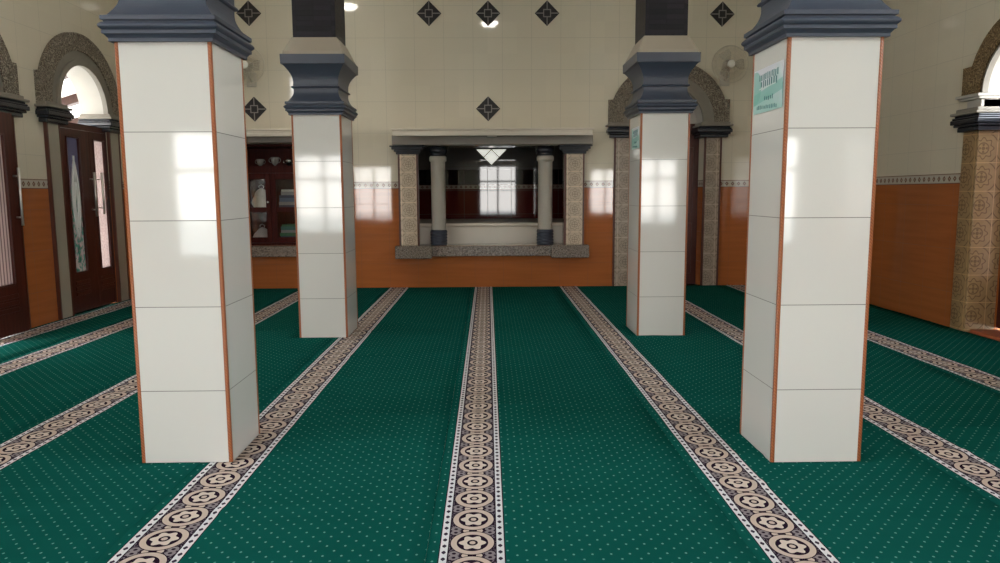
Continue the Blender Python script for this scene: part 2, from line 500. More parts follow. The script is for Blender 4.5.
# ------------------------------------------------------------------ carpets
PIL = [(-1.767, 3.586), (1.416, 3.503), (-1.796, 6.818), (1.408, 6.774)]      # left-front corners
PWD = .458; PDD = [.458, .458, .55, .54]
S0 = [-4.655, -3.945, -2.680, -1.424, -.196, 1.034, 2.246, 3.468]
WS = [.25, .25, .25, .27, .254, .252, .25, .25]
CL = ['narrow green carpet strip along the wooden doors of the left wall',
      'green dotted carpet roll next to the narrow strip by the wooden doors',
      'green dotted carpet roll running left of both left pillars',
      'green dotted carpet roll whose patterned border touches the inner foot of both left pillars',
      'green dotted carpet roll with the patterned border down the middle of the aisle',
      'green dotted carpet roll with its patterned border just inside the right pillars',
      'green dotted carpet roll with its border passing outside the right pillars',
      'outermost green carpet roll against the right brown tiled wall']
def carpet(i):
    WB = WS[i]; s0 = S0[i]; x0 = s0 - (.045 if i else .04); x1 = (S0[i + 1] - .0465) if i + 1 < len(S0) else XR - .012
    xs = {x0, s0, s0 + WB, x1}; ys = {YF + .02, YB - .012}
    rects = []
    for (px, py), pd in zip(PIL, PDD):
        a, b, c, d = px - .002, px + PWD + .002, py - .002, py + pd + .002
        if b > x0 and a < x1:
            rects.append((a, b, c, d)); ys |= {c, d}
            for q in (a, b):
                if x0 < q < x1: xs.add(q)
    def fill(vals, step):
        vals = sorted(vals); out = []
        for a, b in zip(vals, vals[1:]):
            k = max(1, round((b - a) / step)); out += [a + (b - a) * j / k for j in range(k)]
        return out + [vals[-1]]
    X = fill(xs, .14); Y = fill(ys, .035)
    me = bpy.data.meshes.new('carpet_roll'); V = []; F = []; MI = []; UV = []
    ph = random.random() * 9
    rw = random.Random(i + 40); WR = [(rw.uniform(1.8, 8.5), rw.uniform(-.12, .12), rw.uniform(.005, .011), rw.uniform(.0, .5), rw.uniform(.4, .9)) for _ in range(9)]
    def hz(x, y):
        h = .5 * math.sin(y * 5.3 + ph + .7 * math.sin(x * 3 + ph)) + .5 * math.sin(y * 11.7 + 2 * ph + x * 1.3)
        wr = sum(a * math.exp(-((y - c - s_ * (x - x0)) / .028) ** 2) * max(0, math.sin(PI * min(1, max(0, (x - x0 - p_) / l_)))) for c, s_, a, p_, l_ in WR)
        return -.0015 + .0017 * h * min(1, abs(y - YB) * 2) + wr
    for y in Y:
        for x in X: V.append((x, y, hz(x, y)))
    nx = len(X)
    for j in range(len(Y) - 1):
        for k in range(nx - 1):
            cx, cy = (X[k] + X[k + 1]) / 2, (Y[j] + Y[j + 1]) / 2
            if any(a < cx < b and c < cy < d for a, b, c, d in rects): continue
            F.append((j * nx + k, j * nx + k + 1, (j + 1) * nx + k + 1, (j + 1) * nx + k)); MI.append(1 if s0 < cx < s0 + WB else 0)
    me.from_pydata(V, [], F)
    me.materials.append(M['cfield']); me.materials.append(M['cborder'])
    uvl = me.uv_layers.new(name='UVMap')
    for p in me.polygons:
        p.material_index = MI[p.index]; p.use_smooth = True
        for li in p.loop_indices:
            v = V[me.loops[li].vertex_index]
            uvl.data[li].uv = ((v[0] - s0) / WB, v[1] / .203 + i * .31) if MI[p.index] else (v[0] - s0 + .02, v[1] + i * .013)
    o = bpy.data.objects.new('carpet_roll', me); C.objects.link(o)
    so = o.modifiers.new('thickness', 'SOLIDIFY'); so.thickness = .006; so.offset = -1
    tag(o, CL[i], 'carpet', 'prayer carpet rolls')
for i in range(len(S0)): carpet(i)

# ------------------------------------------------------------------ pillars
def spline(pts, k=4):
    out = []
    for (a, b), (c, d) in zip(pts, pts[1:]): out += [(a + (c - a) * i / k, b + (d - b) * i / k) for i in range(k)]
    return out + [pts[-1]]
def arc(r0, z0, r1, z1, bow, n=8):
    """concave sweep between two profile points, bow < 0 pulls inwards"""
    return [(r0 + (r1 - r0) * t + bow * math.sin(PI * t), z0 + (z1 - z0) * t) for t in [i / n for i in range(n + 1)]]
def make_pillar():
    H = PWD / 2; e = .024
    r = thing('pillar', '', 'pillar', kind='thing')
    MB().box(-H + .003, H - .003, -H + .003, H - .003, 0, 2.092).build('shaft', M['ptile'], r)
    for sx in (-1, 1):
        for sy in (-1, 1):
            mb = MB(); n = 8
            cx, cy = sx * (H - .010), sy * (H - .010)
            mb.box(min(cx, sx * (H)) - (.010 if sx > 0 else 0), max(cx, sx * H) + (.010 if sx < 0 else 0),
                   min(cy, sy * H) - (.010 if sy > 0 else 0), max(cy, sy * H) + (.010 if sy < 0 else 0), 0, 2.09)
            mb.build('edge_trim', M['rope'], r, bevel=.006)
    z = .012
    prof = [(.19, 2.07 + z), (.246, 2.07 + z), (.246, 2.085 + z), (.258, 2.10 + z), (.266, 2.103 + z), (.266, 2.118 + z)]
    prof += arc(.264, 2.12 + z, .264, 2.156 + z, .014, 6)
    prof += [(.258, 2.158 + z), (.258, 2.163 + z), (.268, 2.166 + z), (.268, 2.186 + z), (.252, 2.190 + z)]
    prof += arc(.246, 2.192 + z, .204, 2.312 + z, -.016, 8)
    prof += [(.216, 2.314 + z), (.221, 2.322 + z), (.216, 2.331 + z), (.205, 2.334 + z)]
    prof += arc(.205, 2.336 + z, .276, 2.515 + z, -.024, 10)
    prof += [(.288, 2.517 + z), (.290, 2.60 + z), (.19, 2.602 + z)]
    MB().sqlathe(prof).build('capital', M['capital'], r)
    MB().sqlathe([(.272, 2.602 + z), (.268, 2.63 + z), (.203, 2.765 + z)]).build('plinth', M['plinth'], r)
    MB().sqlathe([(.194, 2.765 + z), (.194, ZC - FZ - .003)]).build('upper_shaft', M['clad'], r)
    return r
PL = ['nearer cream tiled pillar on the left side of the aisle, largest in view at left',
      'cream tiled pillar with a large teal and white notice on its inner face',
      'farther cream tiled pillar on the left, standing before the glass fronted cabinet',
      'farther cream tiled pillar on the right, standing before the arched portal of the back wall']
pr = make_pillar()
for i, (px, py) in enumerate(PIL):
    o = pr if i == 0 else copy_tree(pr)
    o.location = (px + PWD / 2, py + PDD[i] / 2, FZ); o.scale = (1, PDD[i] / PWD, 1); tag(o, PL[i], 'pillar', 'four tiled pillars')

# paper notices
M['paper'] = None
def paper_mat():
    n = NT('teal_notice_print', .35)
    u, v = n.uv()                     # u along y, v along z (local, 0-centred)
    g = n.noise(7, n.vec(u, v), 1)
    c = n.mix(n.ramp(n.add(n.mul(v, -3.2), n.sub(g, .5)), -.25, .25), (.72, .74, .80), (.42, .66, .62))
    band = n.lt(n.ab(n.add(n.sub(v, n.mul(u, -.12)), .02)), .028)
    c = n.mix(n.mul(band, .7), c, (.17, .50, .45))
    sw = n.lt(n.hyp(n.sub(u, .17), n.sub(v, .02)), .085)
    c = n.mix(n.mul(sw, .7), c, (.16, .50, .43))
    n.set('Base Color', c); return n.mat
M['paper'] = paper_mat(); M['ink'] = plain('dark_teal_ink', (.06, .20, .21), .5); M['inkl'] = plain('pale_ink', (.70, .80, .78), .5)
def notice(x, yc, zc, w, h, label):
    t = thing('notice', label, 'notice', (x, yc, zc))
    MB().box(-.003, 0, -w / 2, w / 2, -h / 2, h / 2).build('sheet', M['paper'], t)
    mb = MB(); rnd = random.Random(3)
    def line(y0, y1, z, hh, gap, slant=0.0):
        y = y1
        while y > y0:                   # unreadable strokes, as in the photograph
            ww = rnd.uniform(.5, 1.0) * gap
            zz = z + slant * (y1 - y)
            mb.box(-.0042, -.003, y - ww * .55, y, zz - hh * rnd.uniform(.3, .5), zz + hh * rnd.uniform(.3, .5))
            y -= ww + gap * .25
    line(-w * .32, w * .30, h * .30, h * .17, w * .06)
    line(-w * .30, w * .24, h * .14, h * .18, w * .07)
    mb.build('heading', M['ink'], t); mb = MB()
    line(-w * .22, w * .10, -h * .20, h * .11, w * .06)
    mb.build('printed_line', M['ink'], t); mb = MB()
    line(-w * .33, w * .36, -h * .37, h * .10, w * .055, -.05)
    mb.build('small_print', M['ink'], t)
    mb = MB()
    mb.prism([(w * .30, h * .03), (-w * .3, h * .06), (-w * .3, h * .085), (w * .30, h * .055)], -.0042, -.003, lambda a, b, d: (d, a, b))
    mb.build('rule_line', M['inkl'], t)
notice(1.4155, 3.727, 1.865, .375, .222, 'large teal and white printed notice on the inner face of the right near pillar')
notice(1.4095, 7.005, 1.862, .33, .20, 'small faded bluish notice under the capital of the right far pillar')

# ------------------------------------------------------------------ arched portals
def portal(fn, uc, T, pmat, label, stone, pil=(.545, .745), trims=True, rev=.0, piers=(-1, 1), ZS=ZS, RO=.85, cz=None, S1=None, st=.31, ri=.65, rh=R0, rm=.488):
    b = fn(uc, 0, 0)
    t = thing('arched_portal', label, 'archway', (b[0], b[1], 0)); dz = ZS - 2.34 if cz is None else cz; S1 = S1 or RO + .01
    f = lambda u, z, d: tuple(Vector(fn(uc + u, z, d)) - Vector((b[0], b[1], 0)))
    mb = MB()
    a0 = math.asin(st / RO)
    mb.ring(ri, RO, a0, PI - a0, -.05, -.001, 40, lambda a, c, d: f(a, ZS + c, d))
    for s in (-1, 1):
        x1 = s * math.cos(a0) * RO
        pts = [(s * ri, ZS), (s * S1, ZS), (s * S1, ZS + st), (x1, ZS + st)]
        for k in range(7):
            aa = a0 * (1 - k / 6); pts.append((s * ri * math.cos(aa), ZS + ri * math.sin(aa)))
        mb.prism(pts[:-1], -.055, -.001, f)
    mb.build('carved_band', stone, t)
    mb = MB(); mb.ring(rm, ri, 0, PI, -.035, -.001, 40, lambda a, c, d: f(a, ZS + c, d)); mb.ring(rm, rm + (ri - rm) * .4, 0, PI, -.055, -.03, 40, lambda a, c, d: f(a, ZS + c, d))
    mb.build('inner_moulding', M['stone'], t)
    mb = MB(); mb.ring(rm + .004, rh - .001, 0, PI, 0.001, T, 40, lambda a, c, d: f(a, ZS + c, d)); mb.build('soffit', M['soffit'], t)
    for s in piers:
        if cz is not None:
            mb = MB(); mb.prism([(s * .47, 2.20), (s * (S1 + .02), 2.20), (s * (S1 + .02), ZS - .03), (s * .47, ZS - .03)], -.07, T - .003, f); mb.prism([(s * .46, ZS - .029), (s * (S1 + .04), ZS - .029), (s * (S1 + .04), ZS - .001), (s * .46, ZS - .001)], -.09, T - .003, f)
            mb.prism([(s * .50, 2.336 + cz), (s * .70, 2.336 + cz), (s * .70, 2.20), (s * .50, 2.20)], -.03, T - .003, f)
            mb.build('springing_block', M['soffit'], t, bevel=.006)
        mb = MB()
        for (z0, z1, e) in ((2.335, 2.30, .0), (2.30, 2.275, .035)):
            lo, hi = (rh - .07 - e, S1 + e)
            mb.prism([(s * lo, z1 + dz), (s * hi, z1 + dz), (s * hi, z0 + dz), (s * lo, z0 + dz)], -.10 - e, T - .002, f)
        mb.build('corbel_slab', M['stone'], t, bevel=.008)
        mb = MB()
        for (z0, z1, e) in ((2.274, 2.255, .03), (2.255, 2.235, .045), (2.235, 2.19, .055), (2.19, 2.165, .035), (2.165, 2.12, .01)):
            lo, hi = (rh - .07 - e, S1 - .03 + e)
            mb.prism([(s * lo, z1 + dz), (s * hi, z1 + dz), (s * hi, z0 + dz), (s * lo, z0 + dz)], -.08 - e, T - .004, f)
        mb.build('corbel', M['corbel'], t, bevel=.009)
        p0, p1 = pil
        mb = MB(); mb.prism([(s * p0, 0.001), (s * p1, 0.001), (s * p1, 2.12 + dz), (s * p0, 2.12 + dz)], -.035, rev or -.001, f)
        mb.build('pilaster', pmat, t, uvoff=(b[0] + (0 if abs(f(1, 0, 0)[1]) > .5 else -b[0]), 0, 0), bevel=.006)
        if trims:
            for q0, q1 in ((p0 - .024, p0 - .001), (p1 + .001, p1 + .024)):
                mb = MB(); mb.prism([(s * q0, 0.001), (s * q1, 0.001), (s * q1, 2.12 + dz), (s * q0, 2.12 + dz)], -.038, -.001, f); mb.build('edge_trim', M['trim'], t)
    return t
portal(fnL, CY_B, TL, M['cream_tile'], 'carved stone arch over the closed double door on the left wall', M['carved'])
portal(fnL, CY_A, TL, M['cream_tile'], 'carved stone arch cut by the left edge, behind the opened door leaf', M['carved'], piers=(1, -1))
portal(fnB, CX_P, TB, M['med_grey'], 'carved stone arch with patterned tile pilasters on the back wall', M['carved'])
portal(fnR, CY_R, TR, M['med_gold'], 'tan carved arch on gold patterned pilasters at the right wall', M['carved_tan'], pil=(.49, .72), trims=False, rev=.25, ZS=ZS_R, RO=.69, cz=-.215, S1=.755, st=.26, ri=.50, rh=.50, rm=.455)

# ------------------------------------------------------------------ doors
def leaf(door, name, f, u0, u1, z0, z1, gl, gmat, th=.04, handle=None, hside=1):
    """door leaf as frame with a tall glass, louvred lower panel"""
    g0, g1, gz0, gz1 = gl
    mb = MB()
    def bx(a, b, c, d, d0=0.0, d1=th): mb.prism([(a, c), (b, c), (b, d), (a, d)], d0, d1, f)
    bx(u0, g0, z0, z1); bx(g1, u1, z0, z1); bx(g0, g1, gz1, z1); bx(g0, g1, z0, gz0)
    L = mb.build(name, M['door'], door)
    mb = MB(); e = .016
    for a, b, c, d in ((g0 - e, g0, gz0 - e, gz1 + e), (g1, g1 + e, gz0 - e, gz1 + e), (g0, g1, gz0 - e, gz0), (g0, g1, gz1, gz1 + e)):
        mb.prism([(a, c), (b, c), (b, d), (a, d)], -.012, -.0005, f)
    mb.build('glazing_bead', M['door'], L, bevel=.004)
    MB().prism([(g0, gz0), (g1, gz0), (g1, gz1), (g0, gz1)], .014, .022, f).build('glass_pane', gmat, L)
    mb = MB()
    for k in range(3):
        zc = gz0 - .12 - k * .065
        mb.prism([(g0 - .03, zc - .022), (g1 + .03, zc - .022), (g1 + .03, zc + .022), (g0 - .03, zc + .022)], -.014, -.0005, f)
    mb.build('louvre_panel', M['door'], L, bevel=.006)
    if handle:
        hu, hz0, hz1 = handle
        P = lambda u, z, d: Vector(f(u, z, d))
        mb = MB(); mb.tube([P(hu, hz0, -.055), P(hu, hz1, -.055)], .0125, 10)
        for z in (hz0 + .08, hz1 - .08): mb.tube([P(hu, z, -.055), P(hu, z, -.0005)], .009, 8)
        mb.build('pull_handle', M['steel'], L)
    return L
def local(fn, base): return lambda u, z, d: tuple(Vector(fn(u, z, d)) - Vector(base))
d1 = thing('door_1', 'closed dark mahogany double door with tall etched glass under the left arch', None, (XL, CY_B, 0), kind='structure')
fd = local(fnL, (XL, CY_B, 0)); fd1 = lambda u, z, d: fd(u, z, d + .012)
mb = MB()
for a, b, c, e in ((CY_B - R0 + .001, CY_B - R0 + .03, 0, 2.17), (CY_B + R0 - .03, CY_B + R0 - .001, 0, 2.17), (CY_B - R0 + .03, CY_B + R0 - .03, 2.10, 2.17)):
    mb.prism([(a, c), (b, c), (b, e), (a, e)], .005, .10, fd)
mb.build('door_frame', M['door'], d1)
L1 = leaf(d1, 'door_leaf', fd1, 8.212, 8.828, .01, 2.098, (8.36, 8.60, .47, 2.0), M['glass_etched'], handle=(8.795, 1.10, 1.62))
L2 = leaf(d1, 'door_leaf', fd1, 8.834, 9.188, .01, 2.098, (8.925, 9.15, .47, 2.0), M['glass_pale'], handle=(8.965, 1.12, 1.62))
# leaf shaped ornament on the etched glass
mb = MB(); c0 = 8.48
def spindle(z0, z1, w, k, n=16):
    P = []
    for sgn in (1, -1):
        for i in range(n + 1):
            t = i / n if sgn > 0 else 1 - i / n
            P.append((c0 + sgn * w * math.sin(PI * t) ** k, z0 + (z1 - z0) * t))
    return P
for z0, z1, w in ((.86, 1.74, .062), (.98, 1.50, .03)):
    pts = [Vector(fd1(u, z, .001)) for u, z in spindle(z0, z1, w, .9)]
    mb.tube(pts, .012, 6, True)
mb.tube([fd1(c0, 1.5, .001), fd1(c0, 1.80, .001)], .012, 6)
mb.build('glass_ornament', M['ornament'], L1)
mb = MB()
for z in (.62, .74, .98, 1.08, 1.18, 1.28):
    mb.prism([(c0 - .028, z), (c0, z - .05), (c0 + .028, z), (c0, z + .05)], .008, .0138, fd1)
mb.build('green_motif', M['ornament_green'], L1)
d2 = thing('door_2', 'opened mahogany door leaf with a long steel pull at the left edge of the view', None, (XL, CY_A + R0, 0), kind='structure')
fo = local(fnL, (XL, CY_A + R0, 0)); f2 = lambda u, z, d: fo(u, z, d - .10)
leaf(d2, 'door_leaf', f2, 6.66, 7.27, .01, 2.14, (6.80, 7.10, .50, 1.92), M['glass_stripe'], handle=(7.215, 1.06, 1.62))
d3 = thing('door_3', 'dark brown wooden door deep under the arch of the back wall', None, (CX_P, YB, 0), kind='structure')
f3 = local(fnB, (CX_P, YB, 0)); f3b = lambda u, z, d: f3(u, z, d + .24)
mb = MB(); mb.prism([(CX_P - R0 + .001, FZ + .001), (CX_P + R0 - .001, FZ + .001), (CX_P + R0 - .001, 2.1175), (CX_P - R0 + .001, 2.1175)], .0, .05, f3b); mb.build('door_leaf', M['door'], d3)
mb = MB()
for u0, u1 in ((CX_P - .44, CX_P - .06), (CX_P + .06, CX_P + .44)):
    for z0, z1 in ((.15, .9), (1.05, 2.0)): mb.prism([(u0, z0), (u1, z0), (u1, z1), (u0, z1)], -.014, -.0005, f3b)
mb.build('raised_panel', M['door'], d3, bevel=.01)
mb = MB(); n = 24
mb.prism([(CX_P + .495 * math.cos(PI * i / n), ZS + .495 * math.sin(PI * i / n)) for i in range(n + 1)], .30, .33, f3); mb.build('lunette_panel', M['soffit'], d3)
mb = MB(); mb.prism([(CX_P - R0 + .001, 2.1178), (CX_P + R0 - .001, 2.1178), (CX_P + R0 - .001, 2.3399), (CX_P - R0 + .001, 2.3399)], .24, .30, f3); mb.build('transom', M['door'], d3)
RD = .498
d4 = thing('door_4', 'dark mahogany door standing back inside the right portal', None, (XR, CY_R, 0), kind='structure')
f4 = local(fnR, (XR, CY_R, 0)); f4b = lambda u, z, d: f4(u, z, d + .27)
leaf(d4, 'door_leaf', f4b, CY_R + .01, CY_R + RD - .002, .04, 2.11, (CY_R + .16, CY_R + .36, .5, 1.95), M['glass_pale'])
leaf(d4, 'door_leaf', f4b, CY_R - RD + .002, CY_R - .01, .04, 2.11, (CY_R - .36, CY_R - .16, .5, 1.95), M['glass_pale'])
mb = MB(); mb.box(XR - .0, XR + .26, CY_R - RD + .03, CY_R + RD - .03, FZ, .028); struct('trim_1', mb, M['terracotta'], bevel=.008)

# ------------------------------------------------------------------ black diamond grilles
def diamond():
    r = thing('diamond_grille', '', 'wall tile'); h = .172
    fy = lambda a, b, d: (a, d, b)
    MB().prism([(h, 0), (0, h), (-h, 0), (0, -h)], -.016, -.0002, fy).build('tile', M['tblack'], r, bevel=.004)
    mb = MB(); w = .0065; q = .048
    for s in (-1, 1):
        mb.prism([(s * q, -w), (s * .158, -w), (s * .158, w), (s * q, w)], -.021, -.0165, fy)
        mb.prism([(-w, s * q), (w, s * q), (w, s * .158), (-w, s * .158)], -.021, -.0165, fy)
        mb.prism([(-q - w, s * q - w), (q + w, s * q - w), (q + w, s * q + w), (-q - w, s * q + w)], -.021, -.0165, fy)
        mb.prism([(s * q - w, -q), (s * q + w, -q), (s * q + w, q), (s * q - w, q)], -.021, -.0165, fy)
    mb.build('grille_line', M['inlay'], r); return r
dp = diamond()
DL = [(-3.29, 3.84, 'black diamond grille high on the back wall left of the far left pillar'),
      (-.80, 3.835, 'leftmost of the three black diamond grilles in a row high over the niche'),
      (.022, 3.835, 'middle one of the three black diamond grilles in a row high over the niche'),
      (.845, 3.835, 'rightmost of the three black diamond grilles in a row high over the niche'),
      (3.30, 3.82, 'black diamond grille high on the back wall near the right near pillar'),
      (-3.27, 2.54, 'low black diamond grille half hidden by the left near pillar, over the cabinet'),
      (.015, 2.535, 'single low black diamond grille right above the white ledge of the niche')]
for i, (x, z, l) in enumerate(DL):
    o = dp if i == 0 else copy_tree(dp); o.location = (x, YB, z); tag(o, l, 'wall tile', 'black diamond grilles')

# ------------------------------------------------------------------ prayer niche
NY = 12.9
mb = MB()
mb.box(-1.24, 1.36, NY, NY + .15, -.2, 2.4)
mb.box(-1.39, -1.24, YB + TB, NY + .15, -.2, 2.4); mb.box(1.36, 1.51, YB + TB, NY + .15, -.2, 2.4)
struct('wall_niche', mb, M['niche'])
struct('ceiling_niche', MB().box(-1.39, 1.51, YB + TB + .002, NY + .15, 2.2, 2.35), M['lintel'])
struct('floor_niche', MB().box(-1.24, 1.36, YB + TB, NY, -.2, .30), M['granite'])
lb = MB(); lb.box(-1.235, 1.355, 11.05, 12.88, .302, .85)
tag(lb.build('low_step', M['white'], bevel=.01), 'low whitish platform along the back of the prayer niche', 'platform')
lb = MB(); lb.box(-1.235, 1.355, 11.0, 12.88, .852, .905)
tag(lb.build('platform_slab', M['ledge'], bevel=.01), 'pale slab capping the low platform inside the niche', 'slab')
# backlit diamond tiles
for i, (dx, dz, half, l) in enumerate(((-.137, 2.110, 'L', 'upper left pale glowing tile of the triangle inside the niche'), (.137, 2.110, 'R', 'upper right pale glowing tile of the triangle inside the niche'),
                          (0, 1.973, 'D', 'lowest pale glowing diamond tile of the triangle inside the niche'))):
    h = .127; cx = .07
    if half == 'D': pts = [(cx + h, dz), (cx, dz + h), (cx - h, dz), (cx, dz - h)]
    else: pts = [(cx + dx + h, dz), (cx + dx - h, dz), (cx + dx, dz - h)]
    mb = MB(); mb.prism(pts, NY - .012, NY - .001, lambda a, b, d: (a, d, b))
    tag(mb.build('glass_tile', M['skylight'], loc=(cx + dx, NY, dz)), l, 'glass tile', 'glowing niche tiles')
# sill
mb = MB(); mb.box(-1.01, 1.11, YB - .10, YB + TB, .452, .598)
mb.box(-1.32, -.80, YB - .20, YB - .001, .43, .612); mb.box(.90, 1.44, YB - .20, YB - .001, .43, .612)
tag(mb.build('granite_sill', M['granite'], loc=(.05, YB, .45), bevel=.01), 'speckled granite sill under the prayer niche', 'sill')
def tiled_pilaster(xc, label):
    t = thing('tiled_pilaster', label, 'pilaster', (xc, YB, .613), group='niche pilasters')
    MB().box(-.115, .115, -.09, -.001, 0, 1.285).build('tile_face', M['med_pink'], t, uvoff=(-.115, 0, .0))
    for s in (-1, 1): MB().box(s * .116, s * .142, -.085, -.001, 0, 1.285).build('edge_trim', M['trim'], t)
    mb = MB()
    for z0, z1, e in ((1.286, 1.32, .02), (1.32, 1.35, .045), (1.35, 1.385, .075), (1.385, 1.405, .10)): mb.box(-.142 - e, .142 + e, -.10 - e, -.001, z0, z1)
    mb.build('capital', M['corbel'], t, bevel=.006)
tiled_pilaster(-1.125, 'left patterned tile pilaster framing the prayer niche')
tiled_pilaster(1.235, 'right patterned tile pilaster framing the prayer niche')
def niche_column(xc, label):
    t = thing('niche_column', label, 'column', (xc, YB + .13, .598), group='niche columns')
    pf = [(.118, 0)]
    for k in range(5):
        z = .012 + k * .042; pf += [(.118, z), (.124, z + .008), (.124, z + .026), (.116, z + .034), (.116, z + .040)]
    pf += [(.112, .225)]
    MB().lathe(pf, 28).build('base', M['capital'], t)
    MB().lathe([(.100, .226), (.104, .24), (.104, 1.20), (.108, 1.205), (.122, 1.215), (.124, 1.24), (.124, 1.265), (.115, 1.28), (.108, 1.285)], 28).build('shaft', M['collight'], t)
    pf = [(.115, 1.286), (.128, 1.30), (.118, 1.315), (.132, 1.33), (.14, 1.35), (.14, 1.42)]
    MB().lathe(pf, 28).build('capital', M['corbel'], t)
niche_column(-.715, 'left round pale column with slate base in the prayer niche')
niche_column(.835, 'right round pale column with slate base in the prayer niche')
mb = MB(); mb.box(-1.33, 1.48, YB - .20, YB - .001, 2.022, 2.16)
tag(mb.build('lintel', M['lintel'], loc=(.07, YB, 2.02), bevel=.01), 'grey lintel beam spanning the prayer niche pilasters', 'lintel')
def ledge(x0, x1, label):
    mb = MB(); mb.box(x0, x1, YB - .48, YB - .001, 2.162, 2.20); mb.box(x0 - .02, x1 + .02, YB - .50, YB - .001, 2.12 + .08, 2.225)
    mb.box(x0, x1, YB - .50, YB - .47, 2.125, 2.165)
    tag(mb.build('wall_ledge', M['ledge'], loc=((x0 + x1) / 2, YB, 2.2), bevel=.006), label, 'ledge', 'white wall ledges')
ledge(-1.28, 1.43, 'long white ledge jutting out above the prayer niche')
ledge(-3.75, -2.0, 'white ledge jutting out above the glass fronted cabinet')
mb = MB(); mb.box(.0, .13, YB - .42, YB - .32, 2.115, 2.1615); mb.box(.03, .10, YB - .43, YB - .42, 2.125, 2.15)
tag(mb.build('ledge_fitting', M['white'], loc=(.06, YB - .37, 2.13), bevel=.005), 'tiny pale fitting under the middle of the niche ledge', 'fitting')

# ------------------------------------------------------------------ cabinet in the left niche
mb = MB(); mb.box(-3.6, -2.15, YB - .18, YB - .001, 2.062, 2.16)
tag(mb.build('lintel', M['lintel'], loc=(-2.87, YB, 2.06), bevel=.01), 'grey lintel beam above the glass fronted cabinet', 'lintel')
mb = MB(); mb.box(-3.68, -2.1, YB - .16, YB - .001, .465, .618); 
tag(mb.build('granite_sill', M['granite'], loc=(-2.87, YB, .46), bevel=.01), 'speckled granite sill under the glass fronted cabinet', 'sill')
CB = (-3.595, -2.155)
cab = thing('cabinet', 'dark maroon built-in cabinet with glass doors behind the left far pillar', 'cabinet', ((CB[0] + CB[1]) / 2, YB + .02, .622))
ox = (CB[0] + CB[1]) / 2; W2 = (CB[1] - CB[0]) / 2; D = .55
mb = MB(); mb.box(-W2, W2, D, D + .02, 0, 1.43); mb.box(-W2, -W2 + .02, 0, D, 0, 1.43); mb.box(W2 - .02, W2, 0, D, 0, 1.43); mb.box(-W2 + .02, W2 - .02, .02, D, 0, .03); mb.box(-W2 + .02, W2 - .02, 0.02, D, 1.405, 1.43)
mb.build('carcass', M['cab'], cab)
for z in (.50, 1.03):
    mb = MB(); mb.box(-W2 + .021, W2 - .021, .03, D - .001, z, z + .022); mb.build('shelf', M['cab'], cab)
mb = MB(); mb.box(-W2 + .021, W2 - .021, -.001, .029, 1.03, 1.13); mb.build('top_rail', M['cab'], cab)
G = bpy.data.materials.new('cabinet_clear_glass'); G.use_nodes = True
gt = G.node_tree; g1 = gt.nodes.new('ShaderNodeBsdfTransparent'); g1.inputs[0].default_value = (.93, .95, .94, 1); g2 = gt.nodes.new('ShaderNodeBsdfGlossy'); g2.inputs['Roughness'].default_value = .03
g3 = gt.nodes.new('ShaderNodeMixShader'); g4 = gt.nodes.new('ShaderNodeFresnel'); g4.inputs[0].default_value = 1.4
gt.links.new(g4.outputs[0], g3.inputs[0]); gt.links.new(g1.outputs[0], g3.inputs[1]); gt.links.new(g2.outputs[0], g3.inputs[2]); gt.links.new(g3.outputs[0], gt.nodes['Material Output'].inputs[0])
M['clear'] = G
SX = [-3.53 - ox, -3.10 - ox, -2.67 - ox, -2.24 - ox]
for a, b in zip(SX, SX[1:]):
    mb = MB(); w = .072; a += .002; b -= .002
    for q in ((a, a + w, .035, 1.028), (b - w, b, .035, 1.028), (a + w, b - w, .035, .115), (a + w, b - w, .94, 1.028), (a + w, b - w, .475, .545)): mb.box(q[0], q[1], -.004, .02, q[2], q[3])
    d = mb.build('door', M['cab'], cab, bevel=.004)
    mb = MB(); mb.box(a + w, b - w, .006, .009, .115, .475); mb.box(a + w, b - w, .006, .009, .545, .94); mb.build('glass_pane', M['clear'], d)
    mb = MB(); mb.lathe([(.006, 0), (.006, .012), (.013, .016), (.015, .024), (.008, .032)], 10, lambda x, y, z: (b - w / 2 + x, -.0042 - z, .62 + y)); mb.build('knob', M['steel'], d)
for a in (-W2 + .021, W2 - .083):
    mb = MB(); mb.box(a, a + .062, -.003, .02, .035, 1.028); mb.build('side_stile', M['cab'], cab)
# contents
def cm(name, c, r=.6): return plain(name, c, r, var=.15, scale=20)
BC = [cm('book_navy', (.05, .075, .14)), cm('book_teal', (.05, .19, .18)), cm('book_grey', (.32, .32, .34)), cm('book_blue', (.12, .18, .30)), cm('book_green', (.04, .18, .09)), cm('book_white', (.65, .63, .6))]
SHZ = {0: .622 + .031, 1: .622 + .523, 2: .622 + 1.053}
def book(x, shelf, z, w, h, d, c, label, rz=0):
    t = thing('book', label, 'book', (x, YB + .02 + .13 + d / 2 - .05, SHZ[shelf] + z), (0, 0, rz), 'books in the cabinet')
    MB().box(-w / 2 + .004, w / 2 - .008, -d / 2 + .004, d / 2 - .004, .0035, h - .0035).build('pages', BC[5], t)
    mb = MB(); mb.box(-w / 2, w / 2, -d / 2, d / 2, 0, .003); mb.box(-w / 2, w / 2, -d / 2, d / 2, h - .003, h); mb.box(-w / 2, w / 2, -d / 2 - .001, -d / 2 + .003, .003, h - .003); mb.build('cover', c, t)
z = 0
names = ['navy', 'teal', 'grey', 'blue', 'green', 'white']
def pile(x, shelf, spec, where):
    z = 0.0; order = ['lowest', 'second', 'third', 'fourth', 'fifth', 'sixth']
    for k, (ci, h, w) in enumerate(spec):
        book(x + random.uniform(-.008, .008), shelf, z, w, h, .26, BC[ci], '%s book, %s from below in the pile on the %s' % (names[ci], order[k], where), random.uniform(-.06, .06)); z += h + .0006
pile(-2.885, 1, [(0, .05, .24), (2, .045, .23), (3, .055, .24), (0, .04, .22), (2, .05, .2), (5, .03, .17)], 'upper middle cabinet shelf')
